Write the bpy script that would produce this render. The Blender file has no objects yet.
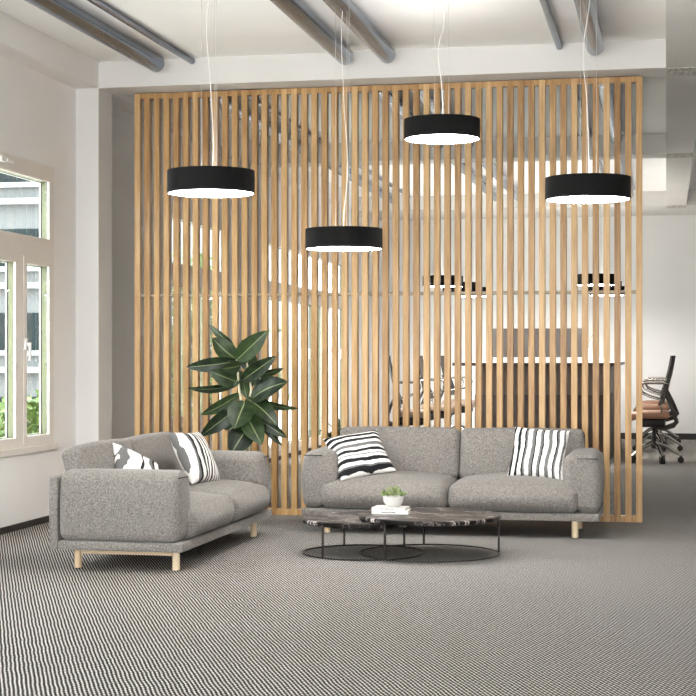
import bpy, bmesh, math, random
from mathutils import Vector, Matrix
random.seed(7)
C = bpy.context.scene.collection
PI = math.pi

# ------------------------------------------------------------------ camera
F_PX, TH, HC, HZ = 1560.0, math.radians(11.52), 1.22, 356.0
ct, st = math.cos(TH), math.sin(TH)

def at(px, py, Y):
    """the point of the place that lies on depth Y and is seen at px, py"""
    t = (px-348)/F_PX
    d = Y/(t*st+ct)
    return Vector((d*(t*ct-st), Y, HC+(HZ-py)/F_PX*d))

cam = bpy.data.cameras.new('camera')
cam.sensor_width = 36; cam.lens = 36*F_PX/696; cam.shift_y = (HZ-348)/696
cam.clip_end = 300
co = bpy.data.objects.new('camera', cam); C.objects.link(co)
co.location = (0, 0, HC); co.rotation_euler = (PI/2, 0, TH)
bpy.context.scene.camera = co

# ------------------------------------------------------------------ materials
def srgb(r, g, b):
    f = lambda c: (c/12.92 if c <= .04045 else ((c+.055)/1.055)**2.4)
    return (f(r/255), f(g/255), f(b/255), 1)

class N:
    def __init__(self, name):
        self.m = bpy.data.materials.new(name); self.m.use_nodes = True
        self.t = self.m.node_tree; self.b = self.t.nodes['Principled BSDF']
        self.out = self.t.nodes['Material Output']
    def n(self, kind, **kw):
        x = self.t.nodes.new(kind)
        for k, v in kw.items():
            if k in x.inputs: x.inputs[k].default_value = v
            else: setattr(x, k, v)
        return x
    def l(self, a, b): self.t.links.new(a, b)
    def coords(self, scale=(1, 1, 1), rot=(0, 0, 0), kind='Object'):
        tc = self.n('ShaderNodeTexCoord'); mp = self.n('ShaderNodeMapping')
        mp.inputs['Scale'].default_value = scale; mp.inputs['Rotation'].default_value = rot
        self.l(tc.outputs[kind], mp.inputs['Vector']); return mp.outputs['Vector']
    def noise(self, vec, scale, detail=2, rough=.5):
        x = self.n('ShaderNodeTexNoise'); x.inputs['Scale'].default_value = scale
        x.inputs['Detail'].default_value = detail; x.inputs['Roughness'].default_value = rough
        self.l(vec, x.inputs['Vector']); return x.outputs['Fac']
    def ramp(self, fac, stops, interp='LINEAR'):
        r = self.n('ShaderNodeValToRGB'); r.color_ramp.interpolation = interp
        e = r.color_ramp.elements
        while len(e) < len(stops): e.new(.5)
        for i, (p, c) in enumerate(stops): e[i].position = p; e[i].color = c
        self.l(fac, r.inputs['Fac']); return r.outputs['Color']
    def math(self, op, a, b=0.0, c=None):
        x = self.n('ShaderNodeMath', operation=op)
        for i, v in enumerate((a, b, c)):
            if v is None: continue
            if isinstance(v, (int, float)): x.inputs[i].default_value = v
            else: self.l(v, x.inputs[i])
        return x.outputs[0]
    def bump(self, h, strength=.3, dist=.01):
        x = self.n('ShaderNodeBump'); x.inputs['Strength'].default_value = strength
        x.inputs['Distance'].default_value = dist
        self.l(h, x.inputs['Height']); self.l(x.outputs['Normal'], self.b.inputs['Normal'])
    def base(self, v):
        if isinstance(v, tuple): self.b.inputs['Base Color'].default_value = v
        else: self.l(v, self.b.inputs['Base Color'])
    def set(self, rough=.5, metal=0, spec=.5):
        self.b.inputs['Roughness'].default_value = rough; self.b.inputs['Metallic'].default_value = metal
        self.b.inputs['Specular IOR Level'].default_value = spec; return self

def plain(name, col, rough=.5, metal=0, spec=.5, var=.06, scale=12):
    k = N(name); k.set(rough, metal, spec)
    v = k.noise(k.coords(), scale, 3)
    lo = tuple(c*(1-var) for c in col[:3])+(1,); hi = tuple(min(1, c*(1+var)) for c in col[:3])+(1,)
    k.base(k.ramp(v, [(.3, lo), (.7, hi)])); return k.m

def plaster(name, col):
    k = N(name); k.set(.8, 0, .25)
    vec = k.coords()
    v = k.noise(vec, 1.7, 4)
    k.base(k.ramp(v, [(.3, tuple(c*.965 for c in col[:3])+(1,)), (.7, col)]))
    k.bump(k.noise(vec, 140, 3), .08, .002); return k.m

def fabric(name, c0, c1, c2):
    k = N(name); k.set(.9, 0, .2)
    vec = k.coords()
    v = k.math('ADD', k.math('MULTIPLY', k.noise(vec, 330, 2, .7), .8), k.math('MULTIPLY', k.noise(vec, 90, 2), .2))
    k.base(k.ramp(v, [(.36, c0), (.5, c1), (.64, c2)]))
    k.bump(v, .35, .003)
    k.b.inputs['Sheen Weight'].default_value = .15
    return k.m

def wood(name, c0, c1, c2, rough, stretch, spec=.5, rnd=True, axis='Z'):
    k = N(name); k.set(rough, 0, spec)
    s = {'Z': (1, 1, stretch), 'X': (stretch, 1, 1), 'Y': (1, stretch, 1)}[axis]
    tc = k.n('ShaderNodeTexCoord'); add = k.n('ShaderNodeVectorMath', operation='ADD')
    oi = k.n('ShaderNodeObjectInfo')
    cx = k.n('ShaderNodeCombineXYZ')
    big = k.math('MULTIPLY', oi.outputs['Random'], 37.0)
    for i in range(3): k.l(big, cx.inputs[i])
    k.l(tc.outputs['Object'], add.inputs[0]); k.l(cx.outputs[0], add.inputs[1])
    mp = k.n('ShaderNodeMapping'); mp.inputs['Scale'].default_value = s
    k.l(add.outputs[0], mp.inputs['Vector']); vec = mp.outputs['Vector']
    v = k.math('ADD', k.math('MULTIPLY', k.noise(vec, 55, 5, .65), .6), k.math('MULTIPLY', k.noise(vec, 9, 3), .4))
    if rnd: v = k.math('ADD', v, k.math('MULTIPLY', k.math('SUBTRACT', oi.outputs['Random'], .5), .22))
    k.base(k.ramp(v, [(.3, c0), (.5, c1), (.7, c2)]))
    k.bump(v, .12, .003)
    return k.m

M = {}
M['wall'] = plaster('wall_paint', srgb(236, 234, 232))
M['ceiling'] = plaster('ceiling_paint', srgb(245, 244, 242))
M['beam'] = plaster('beam_paint', srgb(214, 211, 207))
M['strip'] = None
k = N('rough_strip'); k.set(.9); v = k.noise(k.coords(), 42, 3, .7)
k.base(k.ramp(v, [(.42, srgb(150, 145, 138)), (.6, srgb(222, 217, 210))])); k.bump(v, .6, .02); M['strip'] = k.m
M['base'] = plain('baseboard_black', srgb(40, 37, 36), .5)
M['winframe'] = plain('window_frame_cream', srgb(224, 219, 212), .35, var=.02)
M['winreflection'] = plain('window_hedge_reflection', srgb(78, 82, 52), .5)  # reflection of the hedge painted into the outer reveal as olive
M['gasket'] = plain('gasket_black', srgb(28, 30, 26), .6)
M['white'] = plain('white_enamel', srgb(242, 240, 236), .3, var=.02)

# glass: clear thin pane with a real reflection
k = N('window_glass'); k.t.nodes.remove(k.b)
tr = k.n('ShaderNodeBsdfTransparent'); tr.inputs['Color'].default_value = (.93, .96, .95, 1)
gl = k.n('ShaderNodeBsdfGlossy'); gl.inputs['Roughness'].default_value = .02
fr = k.n('ShaderNodeFresnel'); fr.inputs['IOR'].default_value = 1.45
mx = k.n('ShaderNodeMixShader')
ge = k.n('ShaderNodeNewGeometry')
k.l(k.math('MULTIPLY', fr.outputs[0], k.math('SUBTRACT', 1.0, ge.outputs['Backfacing'])), mx.inputs[0]); k.l(tr.outputs[0], mx.inputs[1]); k.l(gl.outputs[0], mx.inputs[2])
k.l(mx.outputs[0], k.out.inputs['Surface']); M['glass'] = k.m

# carpet: pale loops in slanting rows with dark gaps between them
k = N('carpet'); k.set(.95, 0, .1)
tc = k.n('ShaderNodeTexCoord'); mp = k.n('ShaderNodeMapping'); mp.inputs['Rotation'].default_value = (0, 0, math.radians(-24.8))
k.l(tc.outputs['Object'], mp.inputs['Vector'])
wob = k.n('ShaderNodeTexNoise'); wob.inputs['Scale'].default_value = 7; wob.inputs['Detail'].default_value = 1
k.l(mp.outputs['Vector'], wob.inputs['Vector'])
sp = k.n('ShaderNodeSeparateXYZ'); k.l(mp.outputs['Vector'], sp.inputs[0])
xx = k.math('ADD', sp.outputs[0], k.math('MULTIPLY', wob.outputs['Fac'], .010))
w1 = k.math('SINE', k.math('MULTIPLY', xx, 2*PI/.0162))
row = k.math('FLOOR', k.math('MULTIPLY', xx, 1/.0162))
yy = k.math('ADD', sp.outputs[1], k.math('MULTIPLY', row, .0117))
w2 = k.math('SINE', k.math('MULTIPLY', yy, 2*PI/.034))
h = k.math('ADD', k.math('MULTIPLY', w1, .36), k.math('MULTIPLY', w2, .17))
fine = k.noise(tc.outputs['Object'], 95, 3, .7)
h = k.math('ADD', h, k.math('MULTIPLY', k.math('SUBTRACT', fine, .5), 1.1))
h = k.math('ADD', h, .5)
k.base(k.ramp(h, [(.12, srgb(22, 20, 20)), (.5, srgb(82, 78, 75)), (.84, srgb(196, 191, 186))]))
k.bump(h, .5, .008)
M['carpet'] = k.m

M['fabric'] = fabric('sofa_fabric', srgb(58, 54, 51), srgb(114, 109, 104), srgb(162, 156, 149))
M['seam'] = plain('dark_seam', srgb(30, 26, 24), .8)
M['slat'] = wood('oak_slat', srgb(136, 99, 60), srgb(175, 138, 92), srgb(200, 166, 120), .33, .06, .22)
M['oakleg'] = wood('pale_oak', srgb(205, 176, 138), srgb(226, 202, 166), srgb(238, 220, 190), .4, .08)
M['oakrail'] = wood('pale_oak_rail', srgb(186, 158, 124), srgb(208, 182, 146), srgb(222, 198, 166), .5, .08, axis='Y')
M['steel'] = plain('pipe_steel', srgb(122, 132, 146), .22, 1, var=.04, scale=6)
M['rod'] = plain('pale_rod', srgb(168, 156, 138), .5)
M['black'] = plain('lamp_shade_black', srgb(17, 16, 16), .8, 0, .15)
M['wire'] = plain('steel_wire', srgb(198, 196, 192), .4, .3)
M['cord'] = plain('white_cord', srgb(232, 229, 224), .6)
M['blackmetal'] = plain('black_metal', srgb(40, 34, 32), .45, .4)
M['chrome'] = plain('chrome', srgb(190, 186, 180), .22, 1)
M['brownleather'] = plain('brown_leather', srgb(150, 108, 82), .45)
M['paleleather'] = plain('pale_leather', srgb(150, 128, 110), .45)
M['darkmesh'] = plain('dark_backrest', srgb(58, 50, 46), .6)
M['walnut'] = wood('dark_walnut', srgb(58, 44, 36), srgb(80, 62, 52), srgb(98, 78, 66), .4, .1)
M['greybrown'] = plain('grey_brown_panel', srgb(120, 100, 84), .5)
M['screen'] = plain('screen_grey', srgb(84, 76, 72), .4)
M['ceramic'] = plain('white_ceramic', srgb(216, 214, 210), .25, var=.01)
M['paper'] = plain('paper_white', srgb(212, 209, 204), .6, var=.02)
M['bookmark'] = plain('print_grey', srgb(70, 68, 66), .7)
M['soil'] = plain('soil', srgb(60, 46, 36), .95, var=.3, scale=60)
M['pot'] = plain('grey_pot', srgb(120, 116, 112), .6)
M['stem'] = plain('pale_stem', srgb(188, 178, 150), .7, var=.2, scale=40)
M['facade'] = plain('facade_plaster', srgb(70, 73, 74), .8)
M['ledge'] = plain('facade_ledge', srgb(98, 100, 100), .7)
M['darkwin'] = plain('facade_window', srgb(24, 32, 34), .7, spec=.05)
M['bounce_ground'] = plain('paving', srgb(196, 192, 186), .9, var=.08)  # outside ground made pale to bounce skylight up to the ceiling

k = N('lamp_diffuser'); k.base(srgb(250, 248, 244))
k.b.inputs['Emission Color'].default_value = (1, .98, .96, 1); k.b.inputs['Emission Strength'].default_value = 44
M['diffuser'] = k.m
k = N('lamp_diffuser_office'); k.base(srgb(250, 248, 244))
k.b.inputs['Emission Color'].default_value = (1, .95, .89, 1); k.b.inputs['Emission Strength'].default_value = 62
M['diffuser_far'] = k.m
k = N('lamp_added_uplight'); k.base(srgb(250, 248, 244))  # unseen upward glow, added to the pendants to brighten the ceiling
k.b.inputs['Emission Color'].default_value = (1, .98, .96, 1); k.b.inputs['Emission Strength'].default_value = 8
M['added_uplight'] = k.m
k = N('lamp_added_uplight_office'); k.base(srgb(250, 248, 244))  # the same added uplight, stronger, for the office ceiling
k.b.inputs['Emission Color'].default_value = (1, .96, .92, 1); k.b.inputs['Emission Strength'].default_value = 15
M['added_uplight_far'] = k.m

def leafmat(name, c0, c1, rib, rough=.35):
    k = N(name); k.set(rough, 0, .28)
    tc = k.n('ShaderNodeTexCoord'); sp = k.n('ShaderNodeSeparateXYZ'); k.l(tc.outputs['UV'], sp.inputs[0])
    a = k.math('ABSOLUTE', k.math('SUBTRACT', sp.outputs[0], .5))
    oi = k.n('ShaderNodeObjectInfo')
    v = k.math('ADD', k.math('MULTIPLY', k.noise(tc.outputs['Object'], 22, 3), .7), k.math('MULTIPLY', oi.outputs['Random'], .3))
    body = k.ramp(v, [(.3, c0), (.75, c1)])
    mix = k.n('ShaderNodeMix', data_type='RGBA')
    k.l(k.ramp(a, [(.014, (1, 1, 1, 1)), (.032, (0, 0, 0, 1))]), mix.inputs[0])
    k.l(body, mix.inputs[6]); mix.inputs[7].default_value = rib
    k.base(mix.outputs[2]); return k.m
M['leaf'] = leafmat('rubber_leaf', srgb(20, 29, 18), srgb(52, 70, 38), srgb(120, 128, 92))
M['smallleaf'] = leafmat('succulent_leaf', srgb(70, 92, 40), srgb(186, 200, 128), srgb(200, 212, 150), .5)
M['hedge'] = leafmat('hedge_leaf', srgb(34, 54, 20), srgb(84, 106, 48), srgb(84, 106, 48), .6)

k = N('marble'); k.set(.38, 0, .06)
vec = k.coords((1, 3.4, 1), (0, 0, .2))
d1 = k.noise(vec, 2.6, 6, .6)
vein = k.math('ABSOLUTE', k.math('SUBTRACT', d1, .5))
d2 = k.noise(vec, 6, 6, .66); vein2 = k.math('ABSOLUTE', k.math('SUBTRACT', d2, .52))
mn = k.math('MINIMUM', vein, k.math('ADD', vein2, .006))
k.base(k.ramp(mn, [(.002, srgb(214, 206, 200)), (.009, srgb(104, 97, 94)), (.022, srgb(34, 30, 29)), (.12, srgb(12, 11, 11))]))
M['marble'] = k.m

W_, G_, K_ = srgb(222, 219, 214), srgb(104, 103, 102), srgb(26, 26, 28)
def striped(name, axis, stops, wob=.05, ang=0, nscale=5):
    """irregular brushed stripes printed across a cushion cover"""
    k = N(name); k.set(.85, 0, .2)
    tc = k.n('ShaderNodeTexCoord'); mp = k.n('ShaderNodeMapping'); mp.inputs['Rotation'].default_value = (0, 0, ang)
    k.l(tc.outputs['Object'], mp.inputs['Vector'])
    sp = k.n('ShaderNodeSeparateXYZ'); k.l(mp.outputs['Vector'], sp.inputs[0])
    n1 = k.math('MULTIPLY', k.math('SUBTRACT', k.noise(mp.outputs['Vector'], nscale, 2), .5), wob*2)
    n2 = k.math('MULTIPLY', k.math('SUBTRACT', k.noise(mp.outputs['Vector'], 38, 2), .5), .022)
    f = k.math('ADD', k.math('ADD', k.math('MULTIPLY', sp.outputs[axis], 2.35), .5), k.math('ADD', n1, n2))
    k.base(k.ramp(f, stops, 'CONSTANT'))
    k.bump(k.noise(tc.outputs['Object'], 300, 2), .2, .003)
    return k.m
M['stripe_wide'] = striped('brush_stripes_wide', 1, [(0, W_), (.07, K_), (.15, G_), (.18, W_), (.25, K_), (.32, W_), (.37, G_), (.39, W_), (.43, K_), (.49, W_),
    (.54, G_), (.61, W_), (.67, G_), (.69, K_), (.745, W_), (.80, K_), (.865, W_), (.90, K_), (.95, W_)], .07)
M['stripe_tall'] = striped('brush_stripes_tall', 0, [(0, W_), (.06, K_), (.10, W_), (.16, K_), (.20, W_), (.26, K_), (.285, G_), (.31, W_), (.38, G_), (.43, K_), (.45, W_), (.52, G_), (.56, K_), (.58, W_),
    (.65, G_), (.71, W_), (.77, K_), (.79, G_), (.82, W_), (.88, G_), (.91, W_), (.95, K_)], .05)
M['stripe_fine'] = striped('brush_stripes_fine', 0, [(0, G_), (.11, W_), (.25, G_), (.30, K_), (.355, W_), (.44, G_), (.465, K_), (.505, W_), (.55, K_), (.585, W_), (.635, K_), (.67, W_),
    (.715, K_), (.745, W_), (.79, K_), (.815, W_), (.855, K_), (.88, W_), (.91, K_), (.93, W_)], .10, .12)
M['stripe_patch'] = striped('brush_patches', 0, [(0, W_), (.12, G_), (.22, W_), (.46, K_), (.50, W_), (.62, G_), (.69, K_), (.72, W_), (.8, G_), (.86, W_)], .16, .3, 7)

# ------------------------------------------------------------------ mesh helpers
def box(bm, x0, x1, y0, y1, z0, z1, bev=0, seg=2):
    b = bmesh.new()
    bmesh.ops.create_cube(b, size=1, matrix=Matrix.Translation(((x0+x1)/2, (y0+y1)/2, (z0+z1)/2)) @ Matrix.Diagonal((abs(x1-x0), abs(y1-y0), abs(z1-z0), 1)))
    if bev: bmesh.ops.bevel(b, geom=b.edges[:], offset=bev, segments=seg, affect='EDGES', profile=.5)
    merge(bm, b); return bm

def merge(bm, b):
    me = bpy.data.meshes.new('t'); b.to_mesh(me); b.free(); bm.from_mesh(me); bpy.data.meshes.remove(me)

def tube(bm, pts, r, n=10, caps=True):
    pts = [Vector(p) for p in pts]; rings = []
    rr = r if isinstance(r, (list, tuple)) else [r]*len(pts)
    ref = None
    for i, p in enumerate(pts):
        t = (pts[min(i+1, len(pts)-1)]-pts[max(i-1, 0)]).normalized()
        if ref is None: ref = Vector((0, 0, 1)) if abs(t.z) < .9 else Vector((1, 0, 0))
        u = t.cross(ref).normalized(); v = u.cross(t).normalized(); ref = v
        rings.append([bm.verts.new(p+rr[i]*(math.cos(a*2*PI/n)*u+math.sin(a*2*PI/n)*v)) for a in range(n)])
    for a, b in zip(rings, rings[1:]):
        for i in range(n): bm.faces.new((a[i], a[(i+1) % n], b[(i+1) % n], b[i]))
    if caps: bm.faces.new(rings[0][::-1]); bm.faces.new(rings[-1])
    return bm

def lathe(bm, prof, n=48, cx=0, cy=0, closed=False):
    rings = []
    for r, z in prof:
        if r < 1e-6: rings.append([bm.verts.new((cx, cy, z))])
        else: rings.append([bm.verts.new((cx+r*math.cos(i*2*PI/n), cy+r*math.sin(i*2*PI/n), z)) for i in range(n)])
    seq = list(zip(rings, rings[1:]))
    if closed: seq.append((rings[-1], rings[0]))
    for a, b in seq:
        for i in range(n):
            j = (i+1) % n
            if len(a) == 1 and len(b) == 1: continue
            if len(a) == 1: bm.faces.new((a[0], b[j], b[i]))
            elif len(b) == 1: bm.faces.new((a[i], a[j], b[0]))
            else: bm.faces.new((a[i], a[j], b[j], b[i]))
    return bm

def ring(bm, R, r, z, n=72, m=8):
    return lathe(bm, [(R+r*math.cos(i*2*PI/m), z+r*math.sin(i*2*PI/m)) for i in range(m)], n, closed=True)

def softbox(bm, half, r, fn=None, m=9, kk=4):
    """rounded upholstery block; fn moves each point"""
    hx, hy, hz = half
    def samples(h):
        c = h-r; s = [c*(2*i/m-1) for i in range(m+1)]
        e = [c+r*math.tan(i/kk*PI/4) for i in range(1, kk+1)]
        return [-q for q in e[::-1]]+s+e
    S = [samples(hx), samples(hy), samples(hz)]
    b = bmesh.new()
    cache = {}
    def P(q):
        key = tuple(round(v, 5) for v in q)
        if key in cache: return cache[key]
        qv = Vector(q); cv = Vector([max(-(h-r), min(h-r, v)) for v, h in zip(q, half)])
        p = cv+(qv-cv).normalized()*r
        if fn: p = fn(p)
        cache[key] = b.verts.new(p); return cache[key]
    for ax in range(3):
        u, v = [(1, 2), (2, 0), (0, 1)][ax]
        for sgn in (-1, 1):
            for i in range(len(S[u])-1):
                for j in range(len(S[v])-1):
                    q = []
                    for (a, c) in ((i, j), (i+1, j), (i+1, j+1), (i, j+1)):
                        w = [0, 0, 0]; w[ax] = sgn*half[ax]; w[u] = S[u][a]; w[v] = S[v][c]; q.append(P(w))
                    if sgn < 0: q = q[::-1]
                    b.faces.new(q)
    merge(bm, b); return bm

def obj(name, bm, mat, parent=None, smooth=True, loc=None, rot=None, angle=40):
    bmesh.ops.recalc_face_normals(bm, faces=bm.faces[:])
    me = bpy.data.meshes.new(name); bm.to_mesh(me); bm.free()
    me.materials.append(mat)
    if smooth:
        for p in me.polygons: p.use_smooth = True
        me.set_sharp_from_angle(angle=math.radians(angle))
    o = bpy.data.objects.new(name, me); C.objects.link(o)
    if loc: o.location = loc
    if rot: o.rotation_euler = rot
    if parent: o.parent = parent
    return o

def B(*a, **k): return box(bmesh.new(), *a, **k)
def boxes(*l, bev=0):
    bm = bmesh.new()
    for a in l: box(bm, *a, bev=bev)
    return bm

def tag(o, label, cat, group=None):
    o['label'] = label; o['category'] = cat
    if group: o['group'] = group
    return o
def thing(name, label, cat, loc=(0, 0, 0), rz=0, group=None):
    o = bpy.data.objects.new(name, None); C.objects.link(o); o.empty_display_size = .1
    o.location = loc; o.rotation_euler = (0, 0, rz); return tag(o, label, cat, group)
def struct(name, bm, mat, label=None, smooth=False):
    o = obj(name, bm, mat, None, smooth); o['kind'] = 'structure'
    if label: o['label'] = label
    return o
def dup(root, label, loc=None, rz=None, group=None):
    r = root.copy(); C.objects.link(r)
    if loc is not None: r.location = loc
    if rz is not None: r.rotation_euler = (0, 0, rz)
    r['label'] = label
    if group: r['group'] = group
    for ch in list(root.children):
        c = ch.copy(); C.objects.link(c); c.parent = r
        for g in list(ch.children):
            d = g.copy(); C.objects.link(d); d.parent = c
    return r

# ------------------------------------------------------------------ the room
XW, XR, YB, YN = -4.46, 5.2, 23.3, -2.2
ZC, ZS = HC+2.263, HC+2.06          # ceiling, underside of the beams
WT = .075                            # wall thickness at the windows
struct('floor', B(XW-WT, XR+.2, YN, YB+.2, -.1, 0), M['carpet'], 'grey ribbed loop carpet over the whole floor')
struct('ceiling', B(XW-WT, XR+.2, YN, YB+.2, ZC, ZC+.15), M['ceiling'], 'off white painted concrete ceiling')
struct('wall_back', B(XW-WT, XR+.2, YB, YB+.2, 0, ZC), M['wall'])
struct('wall_right', B(XR, XR+.2, YN, YB, 0, ZC), M['wall'])
struct('wall_front_baffle', boxes((.7, XR, YN-.2, YN, 0, ZC), (XW-WT, .7, YN-.2, YN, 3.2, ZC)), M['wall'])  # unseen wall behind the camera, added to cut daylight from the right

PITCH = .604
def win_spec(yr, n): return (yr-.2-(n-1)*PITCH-.404, yr, n)
wins = [win_spec(10.92, 3), win_spec(7.6, 4), win_spec(4.6, 4), win_spec(1.6, 4), win_spec(15.45, 3), (17.2, 21.676, 9)]
TALL = .10
Z0, Z1, Z2, Z3, Z4, Z5 = .574, .647, 1.877, 2.08, 2.50, 2.62
bm = bmesh.new(); cuts = sorted((w[0], w[1]) for w in wins); y = YN
for a, b in cuts:
    box(bm, XW-WT, XW, y, a, 0, ZC); box(bm, XW-WT, XW, a, b, 0, TALL if a > 17 else Z0); box(bm, XW-WT, XW, a, b, Z5, ZC); y = b
box(bm, XW-WT, XW, y, YB, 0, ZC)
struct('wall_left', bm, M['wall'])

def make_window(i, y0, y1, n):
    ZA, ZB, mw = (TALL, TALL+.073, .08) if y0 > 17 else (Z0, Z1, .2)
    pitch = .404+mw
    f = bmesh.new(); g = bmesh.new(); o = bmesh.new()
    xa, xb, xc = XW-.008, XW+.004, XW-WT
    def bars(bm, x0, x1, d):
        box(bm, x0, x1, y0, y0+.1+d, ZA, Z5); box(bm, x0, x1, y1-.1-d, y1, ZA, Z5)
        box(bm, x0, x1, y0+.1+d, y1-.1-d, ZA, ZB+d); box(bm, x0, x1, y0+.1+d, y1-.1-d, Z4-d, Z5)
        box(bm, x0, x1, y0+.1+d, y1-.1-d, Z2-d, Z3+d)
        for q in range(1, n):
            c = y0+.1+.404*q+mw*(q-1)
            box(bm, x0, x1, c-d, c+mw+d, ZB+d, Z2-d)
    bars(f, xa, xb, 0)
    # shallow rebate lines of the sashes, proud of the frame
    for q in range(n):
        c = y0+.1+pitch*q
        for (ya, yb, za, zb) in ((c-mw*.275, c+.404+mw*.275, ZB-.05, ZB-.004), (c-mw*.275, c+.404+mw*.275, Z2+.004, Z2+.05), (c-mw*.275, c-.004, ZB-.004, Z2+.004), (c+.408, c+.404+mw*.275, ZB-.004, Z2+.004)):
            box(f, xb, xb+.004, ya, yb, za, zb)
    for (ya, yb, za, zb) in ((y0+.045, y1-.045, Z4+.004, Z4+.06), (y0+.045, y1-.045, Z3-.06, Z3-.004), (y0+.045, y0+.096, Z3-.004, Z4+.004), (y1-.096, y1-.045, Z3-.004, Z4+.004)):
        box(f, xb, xb+.004, ya, yb, za, zb)
    w = struct(f'window_{i}', f, M['winframe'])
    bars(o, xa-.042, xa-.0005, .002); obj('outer_frame', o, M['winreflection'], w, False)
    o2 = bmesh.new(); bars(o2, xa-.049, xa-.0425, .006); obj('gasket', o2, M['gasket'], w, False)
    o4 = bmesh.new(); bars(o4, xa-.058, xa-.0495, .007); obj('outer_bead', o4, M['white'], w, False)
    s = boxes((XW-.005, XW+.03, y0-.03, y1+.03, ZA-.045, ZA-.001), bev=.003); obj('sill', s, M['winframe'], w, False)
    for q in range(n):
        c = y0+.1+pitch*q
        obj('pane', B(XW-.0055, XW-.0025, c-.003, c+.407, ZB-.003, Z2+.003), M['glass'], w, False)
    obj('pane', B(XW-.0055, XW-.0025, y0+.098, y1-.098, Z3-.002, Z4+.002), M['glass'], w, False)
    for q in range(1, n):
        c = y0+.1+.404*q+mw*(q-1)+mw-.045
        h = boxes((xb+.004, xb+.02, c-.016, c+.016, 1.265, 1.345), bev=.003)
        box(h, xb+.02, xb+.05, c-.011, c+.011, 1.29, 1.312, bev=.003)
        box(h, xb+.036, xb+.052, c-.012, c+.012, 1.185, 1.315, bev=.004)
        obj('handle', h, M['white'], w)
    if i == 1:
        c = 9.98
        h = boxes((xb+.004, xb+.03, c-.05, c+.03, 2.545, 2.585), (xb+.018, xb+.034, c+.03, c+.14, 2.553, 2.575), bev=.004)
        obj('fanlight_lever', h, M['white'], w)
for i, s in enumerate(wins): make_window(i+1, *s)

for n, (name, a) in enumerate((('baseboard_left', (XW, XW+.014, YN, YB, 0, .045)), ('baseboard_back', (XW+.014, XR, YB-.014, YB, 0, .09)))):
    struct(name, B(*a), M['base'])
# longitudinal downstand along the left wall, columns, cross beams, middle beam
XB = -4.275
ys = [(11.37, 11.73), (16.2, 16.56), (21.8, YB)]
tn = 1
def trim(bm, mat=None, label=None):
    global tn
    o = struct(f'trim_{tn}', bm, mat or M['beam'], label); tn += 1; return o
trim(B(XW, XB, YN, YB, ZS, ZC), M['wall'], 'downstand beam along the top of the left wall')
for (a, b) in ys[:2]:
    trim(B(XW, XB, a, a+.3, 0, ZS), M['beam'], 'square column standing against the left wall')
for (a, b) in ys:
    trim(B(XB, XR, a, b, ZS, ZC), None, 'white cross beam under the ceiling')
segs = [(YN, 11.37), (11.73, 16.2), (16.56, 21.8)]
for a, b in segs: trim(B(0, .275, a, b, ZS, ZC), None, 'white lengthwise beam at the right')
for (a, b) in ys:
    trim(B(.004, .271, a+.02, min(b, a+.34), ZS-.004, ZS+.002), M['strip'], 'rough plaster strip across the beam underside')

# ------------------------------------------------------------------ ceiling pipes
TR, SR = .064, .025
pipes = [(-3.757, TR), (-3.524, SR), (-2.306, TR), (-1.992, TR), (-.755, SR), (-.493, TR)]
pl = ['thick steel pipe under the ceiling, leftmost, nearest the left wall', 'thin steel pipe under the ceiling beside the leftmost thick pipe',
      'thick steel pipe at mid ceiling, left one of the middle pair', 'thick steel pipe at mid ceiling, right one of the middle pair',
      'thin steel pipe at the right, beside the thick right hand pipe', 'thick steel pipe under the ceiling at the right, nearest the white beam']
bays = [(4.0, 11.22, ''), (11.95, 15.98, ' seen through the slats, first row behind the screen'), (16.8, 21.55, ' seen through the slats, farthest row')]
short = ['leftmost thick steel pipe', 'leftmost thin steel pipe', 'thick steel pipe, left of middle pair', 'thick steel pipe, right of middle pair', 'thin steel pipe at right', 'rightmost thick steel pipe']
for bi, (a, b, extra) in enumerate(bays):
    for q, (x, r) in enumerate(pipes):
        b2 = b+.15 if (bi == 0 and r == SR) else b
        bm = tube(bmesh.new(), [(x, a, ZC-r), (x, b2-.006, ZC-r), (x, b2, ZC-r)], [r, r, r*.9], 24)
        tag(obj('ceiling_pipe', bm, M['steel']), pl[q] if bi == 0 else short[q]+extra, 'pipe', ['ceiling pipes above the sofas', 'ceiling pipes just behind the screen', 'ceiling pipes at the far end'][bi])

# ------------------------------------------------------------------ slatted oak screen
SX0, SX1, SY, SZ = -4.076, -.17, 11.63, HC+2.052
scr = thing('slatted_screen', 'tall oak slatted room divider standing behind the sofas', 'room divider', ((SX0+SX1)/2, SY, 0))
ox = (SX0+SX1)/2
NS, SW, SD = 50, .0445, .062
me0 = None
for i in range(NS):
    x = SX0+i*(SX1-SX0-SW)/(NS-1)+SW/2
    if me0 is None:
        s = obj('slat', B(-SW/2, SW/2, 0, SD, 0, SZ, bev=.0015, seg=1), M['slat'], scr, False); me0 = s.data
    else:
        s = bpy.data.objects.new('slat', me0); C.objects.link(s); s.parent = scr
    s.location = (x-ox, 0, 0)
obj('top_rail', B(SX0-ox+SW, SX1-ox-SW, .0015, SD-.002, SZ-.042, SZ-.0005), M['slat'], scr, False)
obj('bottom_rail', B(SX0-ox+SW, SX1-ox-SW, .0015, SD-.002, .0005, .048), M['slat'], scr, False)
obj('spacer_rod', tube(bmesh.new(), [(SX0-ox+.02, SD*.5, 1.692), (SX1-ox-.02, SD*.5, 1.692)], .013, 16), M['rod'], scr)

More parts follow.
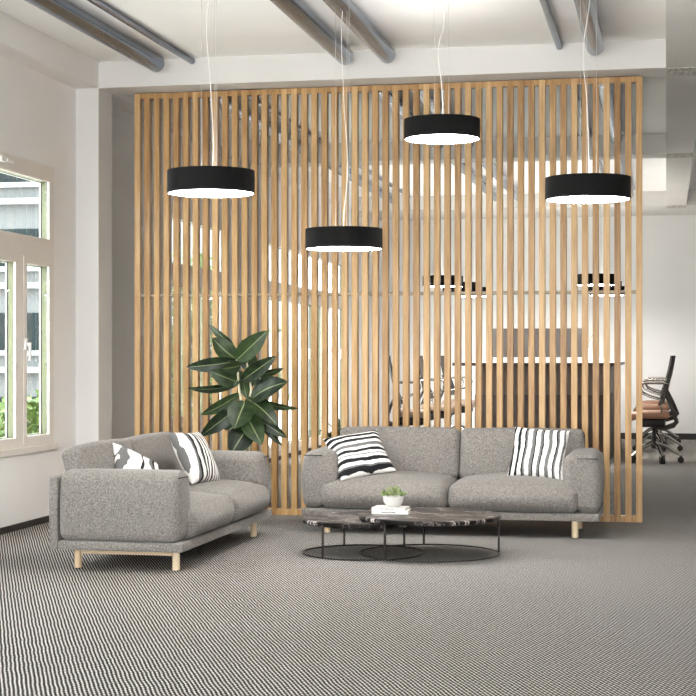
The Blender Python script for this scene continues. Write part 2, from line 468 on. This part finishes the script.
# ------------------------------------------------------------------ sofas
def make_sofa(name, label, loc, rz):
    t = thing(name, label, 'sofa', loc, rz, None)
    hw = 1.013; F, Bk = -.39, .35
    obj('base', B(-hw, hw, F, Bk, .12, .17, bev=.008), M['fabric'], t)
    obj('back_panel', B(-hw, hw, Bk+.002, Bk+.055, .12, .535, bev=.012, seg=3), M['fabric'], t)
    L = Bk-F-.025
    for s in (-1, 1):
        hz = (.575-.172)/2
        def fn(p, s=s, hz=hz):
            v = (p.z+hz)/(2*hz)              # 0 bottom .. 1 top
            w = .066+.05*min(1, max(0, (v-.02)/.5))**.8
            q = p.x/.1
            front = max(0, min(1, (-p.y-.05)/.33))
            bul = 1+.05*math.sin(v*PI)
            nx = q*w*bul
            out = .012*math.sin(v*PI)*(1 if q*s > 0 else 0)*s
            cx = s*(hw-.004-w)
            return Vector((cx+nx+out, p.y-.012*math.sin(min(1, v*1.1)*PI)*(1 if p.y < 0 else 0)+.004*math.sin(v*34+q*2)*front*(.7 if v < .85 else 0)*.5, p.z-.014*q*q*(v > .5)-.004*(p.y/.37)**2))
        a = obj('arm', softbox(bmesh.new(), (.1, L/2, hz), .055, fn, 11, 5), M['fabric'], t, loc=(0, Bk-L/2, .172+hz), angle=80)
        # dark top stitch across the front of the arm
        x0, x1 = s*(hw-.012), s*(hw-.145)
        yf = F-.007
        obj('seam', tube(bmesh.new(), [(x0, yf+.034, .535-.172-hz), ((x0+x1)/2, yf+.018, .537-.172-hz), (x1, yf+.024, .535-.172-hz)], .0035, 6), M['seam'], a, loc=(0, -(Bk-L/2), 0))
    for s in (-1, 1):
        wd = .88; 
        def fs(p, s=s):
            u, v = p.x/.44, p.y/.33
            q = min(1, max(0, (p.z+.098)/.196)); q = q*q*(3-2*q)
            z = p.z+q*(.05*(1-min(1, abs(u))**2.5)*(1-min(1, abs(v))**4)-.012)
            front = max(0, -v)
            return Vector((p.x, p.y-.03*front**3*(1-min(1, abs(u))**4)*math.sin(q*PI)**.8, z))
        obj('seat_cushion', softbox(bmesh.new(), (.4395, .36, .098), .06, fs, 12, 5), M['fabric'], t, loc=(s*.4415, -.045, .27), angle=80)
        def fb(p, s=s):
            u, v = p.x/.44, p.z/.19
            b = .035*(1-abs(u)**3)*(1-v*v)
            return Vector((p.x, p.y-(b if p.y < 0 else 0), p.z+.008*(1-u*u)*(v > 0)))
        obj('back_cushion', softbox(bmesh.new(), (.4415, .066, .185), .042, fb, 10, 4), M['fabric'], t, loc=(s*.4435, .285, .515), rot=(math.radians(-17), 0, 0), angle=80)
    for sx in (-1, 1):
        for sy in (-.30, .29):
            obj('leg', lathe(bmesh.new(), [(0, 0), (.019, 0), (.022, .004), (.022, .119), (0, .119)], 20), M['oakleg'], t, loc=(sx*.85, sy, 0))
        obj('stretcher', B(sx*.85-.012, sx*.85+.012, -.278, .268, .082, .12), M['oakrail'], t, False)
    return t
make_sofa('sofa', 'grey two seat fabric sofa facing us, backed against the slatted screen', (-1.447, 10.85, 0), 0)
# the same sofa, turned to face the room along the window wall
make_sofa('sofa', 'grey two seat fabric sofa turned sideways along the window wall at left', (-3.035, 9.365, 0), PI/2)

# ------------------------------------------------------------------ cushions
def pillow(name, label, size, th, mat, c, xdir, ydir):
    """c centre, xdir / ydir the directions of the cover's width and height"""
    bm = bmesh.new(); n = 22; h = size/2
    def pt(u, v, s):
        pin = 1-.07*(1-u*u)*abs(v)**2; pin2 = 1-.07*(1-v*v)*abs(u)**2
        z = th/2*((1-u**4)*(1-v**4))**.6
        z += .004*math.sin(7*u+3*v)*(1-u*u)*(1-v*v)
        return Vector((u*h*pin2, v*h*pin, s*z))
    vs = {}
    for s in (1, -1):
        for i in range(n+1):
            for j in range(n+1):
                edge = i in (0, n) or j in (0, n)
                key = (i, j, 0 if edge else s)
                if key not in vs: vs[key] = bm.verts.new(pt(math.sin((2*i/n-1)*PI/2), math.sin((2*j/n-1)*PI/2), s))
        for i in range(n):
            for j in range(n):
                q = []
                for a, b in ((i, j), (i+1, j), (i+1, j+1), (i, j+1)):
                    q.append(vs[(a, b, 0 if (a in (0, n) or b in (0, n)) else s)])
                bm.faces.new(q if s > 0 else q[::-1])
    o = obj(name, bm, mat, angle=180)
    x = Vector(xdir).normalized(); z = x.cross(Vector(ydir)).normalized(); yv = z.cross(x)
    m = Matrix((x, yv, z)).transposed().to_4x4(); m.translation = Vector(c); o.matrix_world = m
    tag(o, label, 'cushion', 'black and white cushions on the sofas'); return o
pillow('throw_cushion', 'cushion with level black and white stripes, tilted at left of the far sofa', .405, .13, M['stripe_wide'], (-2.098, 10.69, .53), (.865, .48, .147), (-.444, .595, .67))
pillow('throw_cushion', 'cushion with upright black and white stripes at right of the far sofa', .387, .12, M['stripe_tall'], (-.855, 10.753, .552), (.995, -.085, -.058), (.094, .509, .856))
pillow('throw_cushion', 'cushion with fine curved stripes leaning mid sofa by the windows', .371, .13, M['stripe_fine'], (-2.998, 9.742, .560), (.223, .974, -.037), (-.446, .136, .884))
pillow('throw_cushion', 'white cushion with grey patches tucked behind the near sofa arm', .345, .11, M['stripe_patch'], (-3.122, 8.957, .512), (.607, .66, -.42), (-.302, .70, .64))

# ------------------------------------------------------------------ coffee tables
def coffee(label, loc, R, z0, z1, ringz, legs):
    t = thing('coffee_table', label, 'coffee table', loc, 0, 'round marble coffee tables')
    obj('tabletop', lathe(bmesh.new(), [(0, z0), (R-.006, z0), (R, z0+.006), (R, z1-.006), (R-.006, z1), (0, z1)], 96), M['marble'], t)
    obj('floor_ring', ring(bmesh.new(), R-.006, .0045, ringz, 96), M['blackmetal'], t)
    for a in legs:
        a = math.radians(a)+TH; x, y = (R-.008)*math.cos(a), (R-.008)*math.sin(a)
        obj('leg', tube(bmesh.new(), [(x, y, ringz), (x, y, z0+.001)], .0075, 12), M['blackmetal'], t)
    return t
coffee('larger and higher round dark marble coffee table, at right of the pair', (-1.42, 9.47, 0), .433, .222, .250, .0135, (-131.5, 1, 92))
coffee('smaller and lower round dark marble coffee table, tucked in at left', (-1.834, 9.49, 0), .382, .190, .2195, .0045, (-132, 109, 46))

bc = Vector((-1.662, 9.50, .25))
def book(label, w, d, h, z, rz, off):
    t = thing('book', label, 'book', bc+Vector((off[0], off[1], z)), rz, 'books on the coffee table')
    obj('cover', boxes((-w/2, w/2, -d/2, d/2, 0, .0025), (-w/2, w/2, -d/2, d/2, h-.0025, h), (-w/2, w/2, -d/2, -d/2+.003, .0025, h-.0025)), M['paper'], t, False)
    obj('pages', B(-w/2+.004, w/2-.004, -d/2+.0032, d/2-.004, .0026, h-.0026), M['ceramic'], t, False)
    rr = random.Random(int(z*1000)); x = -.05; pr = bmesh.new()
    while x < .03:
        ww = rr.uniform(.004, .011); box(pr, x, x+ww, -d/2-.0006, -d/2-.0001, h*.42, h*.7); x += ww+.003
    obj('spine_print', pr, M['bookmark'], t, False)
book('lower white book of the two on the marble coffee table', .225, .17, .02, 0, .05, (0, 0))
book('upper white book under the bowl of green plants', .21, .15, .018, .0205, -.06, (-.004, .006))
bz = .25+.0205+.0182
t = thing('plant_bowl', 'small white bowl of bright green plants on the stacked books', 'plant', bc+Vector((.012, .0, bz-.25)))
obj('bowl', lathe(bmesh.new(), [(0, 0), (.03, 0), (.045, .008), (.06, .032), (.066, .066), (.062, .066), (.055, .034), (.04, .014), (0, .011)], 40), M['ceramic'], t)
obj('soil', lathe(bmesh.new(), [(0, .056), (.059, .054)], 24), M['soil'], t)

def leaf(bm, base, tip, width, nrm, bend=0.0, n=8, wprof=None, fold=.12):
    """one blade with a raised fold along the midrib; uv x runs across it"""
    uv = bm.loops.layers.uv.verify()
    base, tip = Vector(base), Vector(tip); ax = tip-base; L = ax.length; ax.normalize()
    side = ax.cross(Vector(nrm)).normalized(); nn = side.cross(ax).normalized()
    rows = []
    for i in range(n+1):
        s = i/n
        w = width/2*(math.sin(PI*min(1, s*.97+.03)**.85)**.75)
        if i == n: w = width*.01
        c = base+ax*L*s+nn*bend*L*math.sin(PI*s)
        rows.append([bm.verts.new(c+side*w*k+nn*abs(k)*w*fold*2) for k in (-1, -.5, 0, .5, 1)])
    for i in range(n):
        for j in range(4):
            f = bm.faces.new((rows[i][j], rows[i][j+1], rows[i+1][j+1], rows[i+1][j]))
            for lp, (a, b) in zip(f.loops, ((i, j), (i, j+1), (i+1, j+1), (i+1, j))): lp[uv].uv = (b/4, a/n)
    return bm
rr = random.Random(3); bm = bmesh.new()
for i in range(120):
    a = rr.uniform(0, 2*PI); r = .088*math.sqrt(rr.random()); e = rr.uniform(.3, 1.2)
    b = Vector((r*math.cos(a)*.8, r*math.sin(a)*.8, .058+.06*(1-(r/.1)**2)*rr.uniform(.2, 1)))
    dr = Vector((math.cos(a+rr.uniform(-.8, .8))*math.cos(e), math.sin(a+rr.uniform(-.8, .8))*math.cos(e), math.sin(e)))
    leaf(bm, b, b+dr*rr.uniform(.018, .03), rr.uniform(.009, .014), Vector((rr.uniform(-1, 1), rr.uniform(-1, 0), 1)), .1, 3)
obj('foliage', bm, M['smallleaf'], t)

# ------------------------------------------------------------------ rubber plant behind the left sofa
pc = at(238, 400, 11.0); pc.z = 0
pl_t = thing('rubber_plant', 'tall dark leaved rubber plant standing between left sofa and screen', 'plant', pc)
obj('pot', lathe(bmesh.new(), [(0, 0), (.11, 0), (.12, .01), (.15, .26), (.155, .30), (.145, .30), (.138, .265), (0, .26)], 40), M['pot'], pl_t)
obj('soil', lathe(bmesh.new(), [(0, .272), (.138, .268)], 24), M['soil'], pl_t)
def cw(X, Y, dep): return at(180+X/4.938, 320+Y/4.938, 11.0+dep)-pc
def stem(pts, r): obj('stem', tube(bmesh.new(), pts, r, 10), M['stem'], pl_t)
stem([Vector((.0, 0, .265)), cw(322, 680, 0), cw(330, 560, 0), cw(310, 450, 0), cw(292, 340, 0), cw(284, 240, 0), cw(276, 190, 0)], [.016, .015, .013, .011, .009, .007, .005])
stem([cw(326, 540, 0), cw(340, 440, .01), cw(352, 350, .02), cw(345, 270, .03), cw(330, 210, .03)], [.011, .01, .009, .007, .005])
stem([Vector((.05, .03, .265)), cw(345, 660, .05), cw(350, 560, .05), cw(345, 460, .05)], [.012, .011, .009, .006])
LV = [((278, 200, 0), (435, 52, -.05), 88, .10, -.3), ((275, 192, 0), (160, 88, -.04), 92, -.10, .35), ((262, 120, .08), (140, 18, .1), 30, .12, -.9),
      ((280, 205, 0), (30, 232, -.06), 62, .16, -.5), ((280, 305, 0), (145, 252, -.1), 78, .10, -.4), ((298, 225, -.02), (205, 240, -.14), 55, .12, -.7),
      ((325, 245, .05), (352, 145, .08), 82, 0, .3), ((305, 300, -.02), (475, 178, -.08), 66, .10, -.4), ((352, 388, .0), (532, 305, -.08), 116, .10, .35),
      ((370, 275, .05), (512, 238, .1), 30, .10, -.9), ((285, 318, .03), (38, 336, .05), 34, .15, -.9), ((292, 365, 0), (103, 468, -.05), 50, .2, -.7),
      ((350, 388, .02), (586, 437, .0), 32, .13, -.9), ((322, 402, -.03), (268, 538, -.14), 124, .06, .1), ((295, 425, 0), (98, 574, -.05), 70, .14, -.5),
      ((330, 388, 0), (482, 522, -.08), 92, .14, .35), ((325, 470, -.02), (404, 618, -.12), 104, .06, .1), ((338, 525, -.01), (250, 664, -.1), 116, .08, -.15),
      ((360, 470, .02), (530, 582, .0), 52, .12, -.5), ((395, 500, .06), (506, 622, .06), 28, .1, -.8), ((270, 450, .04), (222, 545, .02), 74, .05, .2),
      ((300, 250, .03), (268, 330, -.02), 50, .05, .3), ((335, 330, .04), (400, 260, .06), 46, .05, .4), ((310, 300, .05), (330, 390, .0), 52, .05, 0)]
for (b, tp, w, bend, roll) in LV:
    b0, t0 = cw(*b), cw(*tp)
    ax = (t0-b0).normalized()
    view = -(b0+pc-Vector((0, 0, HC))).normalized()
    n = (view+roll*Vector((0, 0, 1)).cross(ax).cross(ax)*-1*.9+Vector((0, 0, .35))).normalized()
    obj('leaf', leaf(bmesh.new(), b0, t0, w*.00152*(1+abs(roll)*.3), n, bend*.8, 12, fold=.1), M['leaf'], pl_t, angle=60)

# ------------------------------------------------------------------ pendants
RL, HL = .24, .125
def pendant(label, loc, zb, group, diff, seed=1):
    t = thing('pendant_lamp', label, 'lamp', (loc[0], loc[1], zb), 0, group)
    obj('shade', lathe(bmesh.new(), [(RL, 0), (RL, HL), (RL-.006, HL), (RL-.006, 0)], 96, closed=True), M['black'], t)
    obj('added_uplight', lathe(bmesh.new(), [(0, HL-.032), (RL-.0062, HL-.032), (RL-.0062, HL-.028), (0, HL-.028)], 64), M['added_uplight'] if diff is M['diffuser'] else M['added_uplight_far'], t)  # unseen glowing disc added inside the shade to light the ceiling
    obj('diffuser', lathe(bmesh.new(), [(0, .003), (RL-.0065, .003), (RL-.0065, .008), (0, .008)], 64), diff, t)
    obj('finial', lathe(bmesh.new(), [(0, -.008), (.006, -.006), (.007, 0), (.007, .003)], 16), M['blackmetal'], t)
    dz = ZC-zb
    obj('canopy', lathe(bmesh.new(), [(0, dz-.012), (.055, dz-.012), (.06, dz-.009), (.06, dz), (0, dz)], 32), M['white'], t)
    for k in range(3):
        a = math.radians(180+120*k+10*seed); x, y = .052*math.cos(a), .052*math.sin(a)
        obj('suspension_wire', tube(bmesh.new(), [(x, y, HL-.03), (x, y, dz-.011)], .0011, 6), M['wire'], t)
    r = random.Random(seed); pts = []
    nn = 22; ph = r.uniform(0, 6)
    for i in range(nn+1):
        s = i/nn; e = math.sin(PI*s)**.7
        pts.append((e*(.022*math.sin(ph+s*6.5)+.008*math.sin(ph*2+s*13)), e*.018*math.sin(ph+s*7), HL-.03+s*(dz-.011-HL+.03)))
    obj('power_cord', tube(bmesh.new(), pts, .0022, 8), M['cord'], t)
    return t
G1 = 'black drum pendants above the sofas'
pendant('black drum pendant lamp, leftmost of the four before the screen', (-2.446, 8.238), HC+.89, G1, M['diffuser'], 1)
pendant('black drum pendant lamp hanging lowest, second from left above the tables', (-1.96, 9.49), HC+.663, G1, M['diffuser'], 2)
pendant('black drum pendant lamp hanging highest, third from left', (-1.388, 9.79), HC+1.37, G1, M['diffuser'], 3)
pendant('black drum pendant lamp, rightmost of the four before the screen', (-.433, 8.92), HC+.883, G1, M['diffuser'], 4)
G2 = 'small looking black pendants in the office behind the screen'
for sx, sname in ((-2.6, 'left'), (-.79, 'right')):
    for q, yy in enumerate((18.4, 20.1, 21.55)):
        pendant(f'far black drum pendant seen through the slats, {sname} row, {["nearest", "middle", "farthest"][q]} of three', (sx, yy), 2.045, G2, M['diffuser_far'], 5+q)

# ------------------------------------------------------------------ office furniture behind the screen
def tabl():
    t = thing('office_counter', 'high dark counter table seen through the slats behind the far sofa', 'counter', (-1.5, 20.1, 0))
    obj('worktop', B(-.96, .94, -1.9, 1.9, 1.105, 1.14, bev=.004), M['walnut'], t)
    obj('top_inlay', B(-.95, .93, -1.89, 1.89, 1.1401, 1.145), M['white'], t, False)
    obj('upper_panel', B(-.72, .84, -1.5, 1.7, .76, 1.105), M['greybrown'], t, False)
    obj('lower_body', B(-.74, .86, -1.52, 1.72, 0, .76, bev=.004), M['walnut'], t)
tabl()
for q in range(3):
    x = (-2.0, -1.575, -1.15)[q]
    t = thing('monitor', ['left', 'middle', 'right'][q]+' one of three dark screens on the high counter behind the slats', 'monitor', (x, 19.6, 1.145), 0, 'screens on the counter')
    obj('display', B(-.205, .205, -.015, .015, .06, .42, bev=.006), M['screen'], t)
    obj('stand', boxes((-.02, .02, .0, .03, .01, .12), (-.1, .1, -.07, .09, 0, .012)), M['white'], t, False)
tag(obj('storage_box', boxes((-.12, .12, -.08, .08, 0, .035), (-.11, .11, -.07, .07, .036, .06), bev=.003), M['white'], loc=(-.85, 18.9, 1.145)), 'low white box at right end of the high counter', 'box')
t = thing('vase', 'pale vase with dry twigs on the high counter behind the slats', 'vase', (-1.0, 20.2, 1.145))
obj('vessel', lathe(bmesh.new(), [(0, 0), (.05, 0), (.075, .06), (.06, .14), (.03, .18), (.035, .2), (.028, .2), (.02, .17), (0, .02)], 32), M['ceramic'], t)
rr = random.Random(9)
for i in range(7):
    a = rr.uniform(0, 6.28); obj('twig', tube(bmesh.new(), [(0, 0, .1), (.03*math.cos(a), .03*math.sin(a), .25), (.1*math.cos(a), .1*math.sin(a), rr.uniform(.32, .46))], [.004, .003, .002], 6), M['stem'], t)

def chair(label, loc, rz, seatmat, group):
    """swivel chair, local front towards -y"""
    t = thing('office_chair', label, 'chair', loc, rz, group)
    def sb(p):
        return Vector((p.x, p.y, p.z-.035*max(0, -p.y/.21)**3+.012*(1-(p.x/.25)**2)))
    obj('seat', softbox(bmesh.new(), (.25, .225, .042), .035, sb, 6, 3), seatmat, t, loc=(0, -.055, .548))
    obj('seat_pan', B(-.19, .19, -.2, .13, .41, .507, bev=.03), M['blackmetal'], t)
    bm = bmesh.new(); n = 10; rows = []
    for i in range(n+1):
        q = i/n; z = .66+q*.565; yv = .075+.155*q+.02*math.sin(q*PI); w = .225-.035*q
        rows.append([(u*w, yv-.03*u*u, z) for u in (-1, -.5, 0, .5, 1)])
    sh = []
    for dy in (0, .014):
        sh.append([[bm.verts.new((x, y+dy, z)) for x, y, z in r] for r in rows])
    for vs in sh:
        for i in range(n):
            for j in range(4): bm.faces.new((vs[i][j], vs[i][j+1], vs[i+1][j+1], vs[i+1][j]))
    for i in range(n):
        for j in (0, 4): bm.faces.new((sh[0][i][j], sh[0][i+1][j], sh[1][i+1][j], sh[1][i][j]))
    for j in range(4):
        for i in (0, n): bm.faces.new((sh[0][i][j], sh[0][i][j+1], sh[1][i][j+1], sh[1][i][j]))
    obj('backrest', bm, M['darkmesh'], t)
    sp = bmesh.new()
    for q in (-1, 1):
        tube(sp, [(q*.07, -.02, .42), (q*.12, .1, .39), (q*.2, .22, .43), (q*.215, .255, .47), (q*.215, .20, .62), (q*.21, .125, .78), (q*.2, .17, .95)], [.02, .022, .024, .024, .018, .014, .008], 8)
    obj('back_frame', sp, M['darkmesh'], t)
    for q in (-1, 1):
        x = q*.285
        obj('armrest', tube(bmesh.new(), [(q*.2, .08, .50), (x, .09, .72), (x, -.05, .76), (x, -.13, .80), (x, -.155, .85), (x, -.14, .90), (x, -.10, .912), (x, .1, .912), (q*.215, .155, .90)], .012, 8), M['chrome'], t)
    obj('column', lathe(bmesh.new(), [(0, .16), (.03, .16), (.03, .30), (.02, .30), (.02, .43), (0, .43)], 16), M['blackmetal'], t)
    for k in range(5):
        a = math.radians(18+72*k); cx, cy = math.cos(a), math.sin(a)
        l = obj('base_leg', tube(bmesh.new(), [(0, 0, .23), (.13*cx, .13*cy, .19), (.30*cx, .30*cy, .085)], [.028, .022, .015], 8), M['chrome'], t)
        bm = bmesh.new()
        for o in (-.016, .016):
            tube(bm, [(.30*cx-cy*(o-.009), .30*cy+cx*(o-.009), .036), (.30*cx-cy*(o+.009), .30*cy+cx*(o+.009), .036)], .036, 14)
        tube(bm, [(.30*cx, .30*cy, .04), (.30*cx, .30*cy, .085)], .009, 8)
        obj('caster', bm, M['blackmetal'], l)
    return t
GR, GL = 'swivel chairs at right of the counter', 'swivel chairs at left of the counter'
c1 = chair('brown seated chrome swivel chair at right of the screen, nearest one', (-.134, 18.2, 0), -PI/2, M['brownleather'], GR)
dup(c1, 'brown seated chrome swivel chair behind the nearest one, middle of its row', (-.12, 20.5, 0), -PI/2-.06)
dup(c1, 'brown seated chrome swivel chair farthest in the row at right', (-.13, 22.2, 0), -PI/2+.05)
c2 = chair('pale seated swivel chair left of the counter, nearest, through the slats', (-2.98, 18.1, 0), PI/2+.15, M['paleleather'], GL)
dup(c2, 'pale seated swivel chair left of the counter, middle one, through the slats', (-2.95, 20.2, 0), PI/2)
dup(c2, 'pale seated swivel chair left of the counter, farthest, through the slats', (-2.93, 22.2, 0), PI/2-.1)

# leafy plant deep in the office, by the far window
pp = Vector((-3.95, 18.6, 0)); t = thing('potted_plant', 'low dark leafy plant by the far left windows, behind the slats', 'plant', pp)
obj('pot', lathe(bmesh.new(), [(0, 0), (.09, 0), (.12, .2), (.11, .2), (.1, .17), (0, .17)], 28), M['pot'], t)
rr = random.Random(5)
for i in range(16):
    a = rr.uniform(0, 6.28); e = rr.uniform(.3, 1.3); L = rr.uniform(.2, .36)
    obj('leaf', leaf(bmesh.new(), (0, 0, .17), (L*math.cos(a)*math.cos(e), L*math.sin(a)*math.cos(e), .17+L*math.sin(e)), .07, (rr.uniform(-.3, .3), -.3, 1), .12, 6), M['leaf'], t)

# ------------------------------------------------------------------ outside the windows
g = obj('ground', B(-60, XW-WT-.02, -20, 90, -.3, -.1), M['bounce_ground'], smooth=False); g['kind'] = 'structure'; g['label'] = 'paving outside the windows, made pale to bounce light indoors'
t = thing('apartment_building', 'pale grey apartment building beyond the hedge, seen through the left windows', 'building', (-17, 42, -.1))
obj('wall', B(-5, 5, -8, 8, 0, 15), M['facade'], t, False)
for fl in range(7):
    z = .1+1.36-1.95+1.95*fl
    obj('ledge', B(-5.05, 5.05, -8.25, -8, z+1.42, z+1.56), M['ledge'], t, False)
    for k in range(5):
        xv = -4.95+1.95*k+.7
        z0 = max(.02, z)
        w = obj('window', B(xv-.1, xv+1.24, -8.03, -8.002, z0, z+.86), M['darkwin'], t, False)
        obj('window_sill', B(xv-.16, xv+1.3, -8.12, -8.001, z0-.13+(.13 if fl == 0 else 0), z0-.01+(.13 if fl == 0 else 0)), M['ledge'], w, False)
def hedge(name, label, x, y0, y1, h, wd, n, seed, cat='hedge'):
    r = random.Random(seed); bm = bmesh.new()
    for i in range(n):
        p = Vector((x+r.gauss(0, wd/2.4), r.uniform(y0, y1), -.1+h*r.random()**.8*(.85+.25*math.sin(i))))
        d = Vector((r.uniform(-1, 1), r.uniform(-1, 1), r.uniform(-.3, 1))).normalized()
        leaf(bm, p, p+d*r.uniform(.1, .2), r.uniform(.07, .13), (r.uniform(-1, 1), r.uniform(-1, 1), r.uniform(.1, 1)), .1, 2)
    t = thing(name, label, cat, (x, (y0+y1)/2, -.1))
    o = obj('foliage', bm, M['hedge'], t, False); o.location = (-x, -(y0+y1)/2, .1)
    st_ = bmesh.new(); yv = y0+.2
    while yv < y1-.1:
        tube(st_, [(x, yv, -.1), (x+.05, yv+.05, h*.4), (x-.05, yv-.05, h*.75)], [.04, .03, .01], 6); yv += .7
    o = obj('branches', st_, M['stem'], t, False); o.location = (-x, -(y0+y1)/2, .1)
hedge('hedge', 'low green hedge outside the left window', -7.6, 15.5, 22.5, .75, .7, 3600, 1)
hedge('shrub', 'tall green shrub outside the window behind the screen', -7.2, 23.2, 24.7, 2.7, .9, 2600, 2, 'shrub')

# ------------------------------------------------------------------ sky and view
w = bpy.data.worlds.new('sky'); bpy.context.scene.world = w; w.use_nodes = True
bg = w.node_tree.nodes['Background']
nt = w.node_tree
SKY, GLOW = 16.5, 0.0           # hazy sky, brightest on the sunny side (behind the camera, -y)
tc = nt.nodes.new('ShaderNodeTexCoord'); dt = nt.nodes.new('ShaderNodeVectorMath'); dt.operation = 'DOT_PRODUCT'
dt.inputs[1].default_value = Vector((-.12, -.93, .34)).normalized()
nt.links.new(tc.outputs['Generated'], dt.inputs[0])
mr = nt.nodes.new('ShaderNodeMapRange'); mr.interpolation_type = 'SMOOTHSTEP'
mr.inputs['From Min'].default_value = .35; mr.inputs['From Max'].default_value = 1
mr.inputs['To Min'].default_value = SKY; mr.inputs['To Max'].default_value = SKY+GLOW
nt.links.new(dt.outputs['Value'], mr.inputs['Value']); nt.links.new(mr.outputs[0], bg.inputs['Strength'])
bg.inputs['Color'].default_value = (.96, .98, 1.0, 1)
sc = bpy.context.scene
sc.view_settings.view_transform = 'Standard'; sc.view_settings.look = 'None'
sc.view_settings.exposure = 0.0; sc.view_settings.gamma = 1; sc.view_settings.use_curve_mapping = False
try:
    sc.cycles.use_denoising = True; sc.cycles.max_bounces = 12; sc.cycles.diffuse_bounces = 6
    sc.cycles.transparent_max_bounces = 24; sc.cycles.sample_clamp_indirect = 8
except Exception: pass
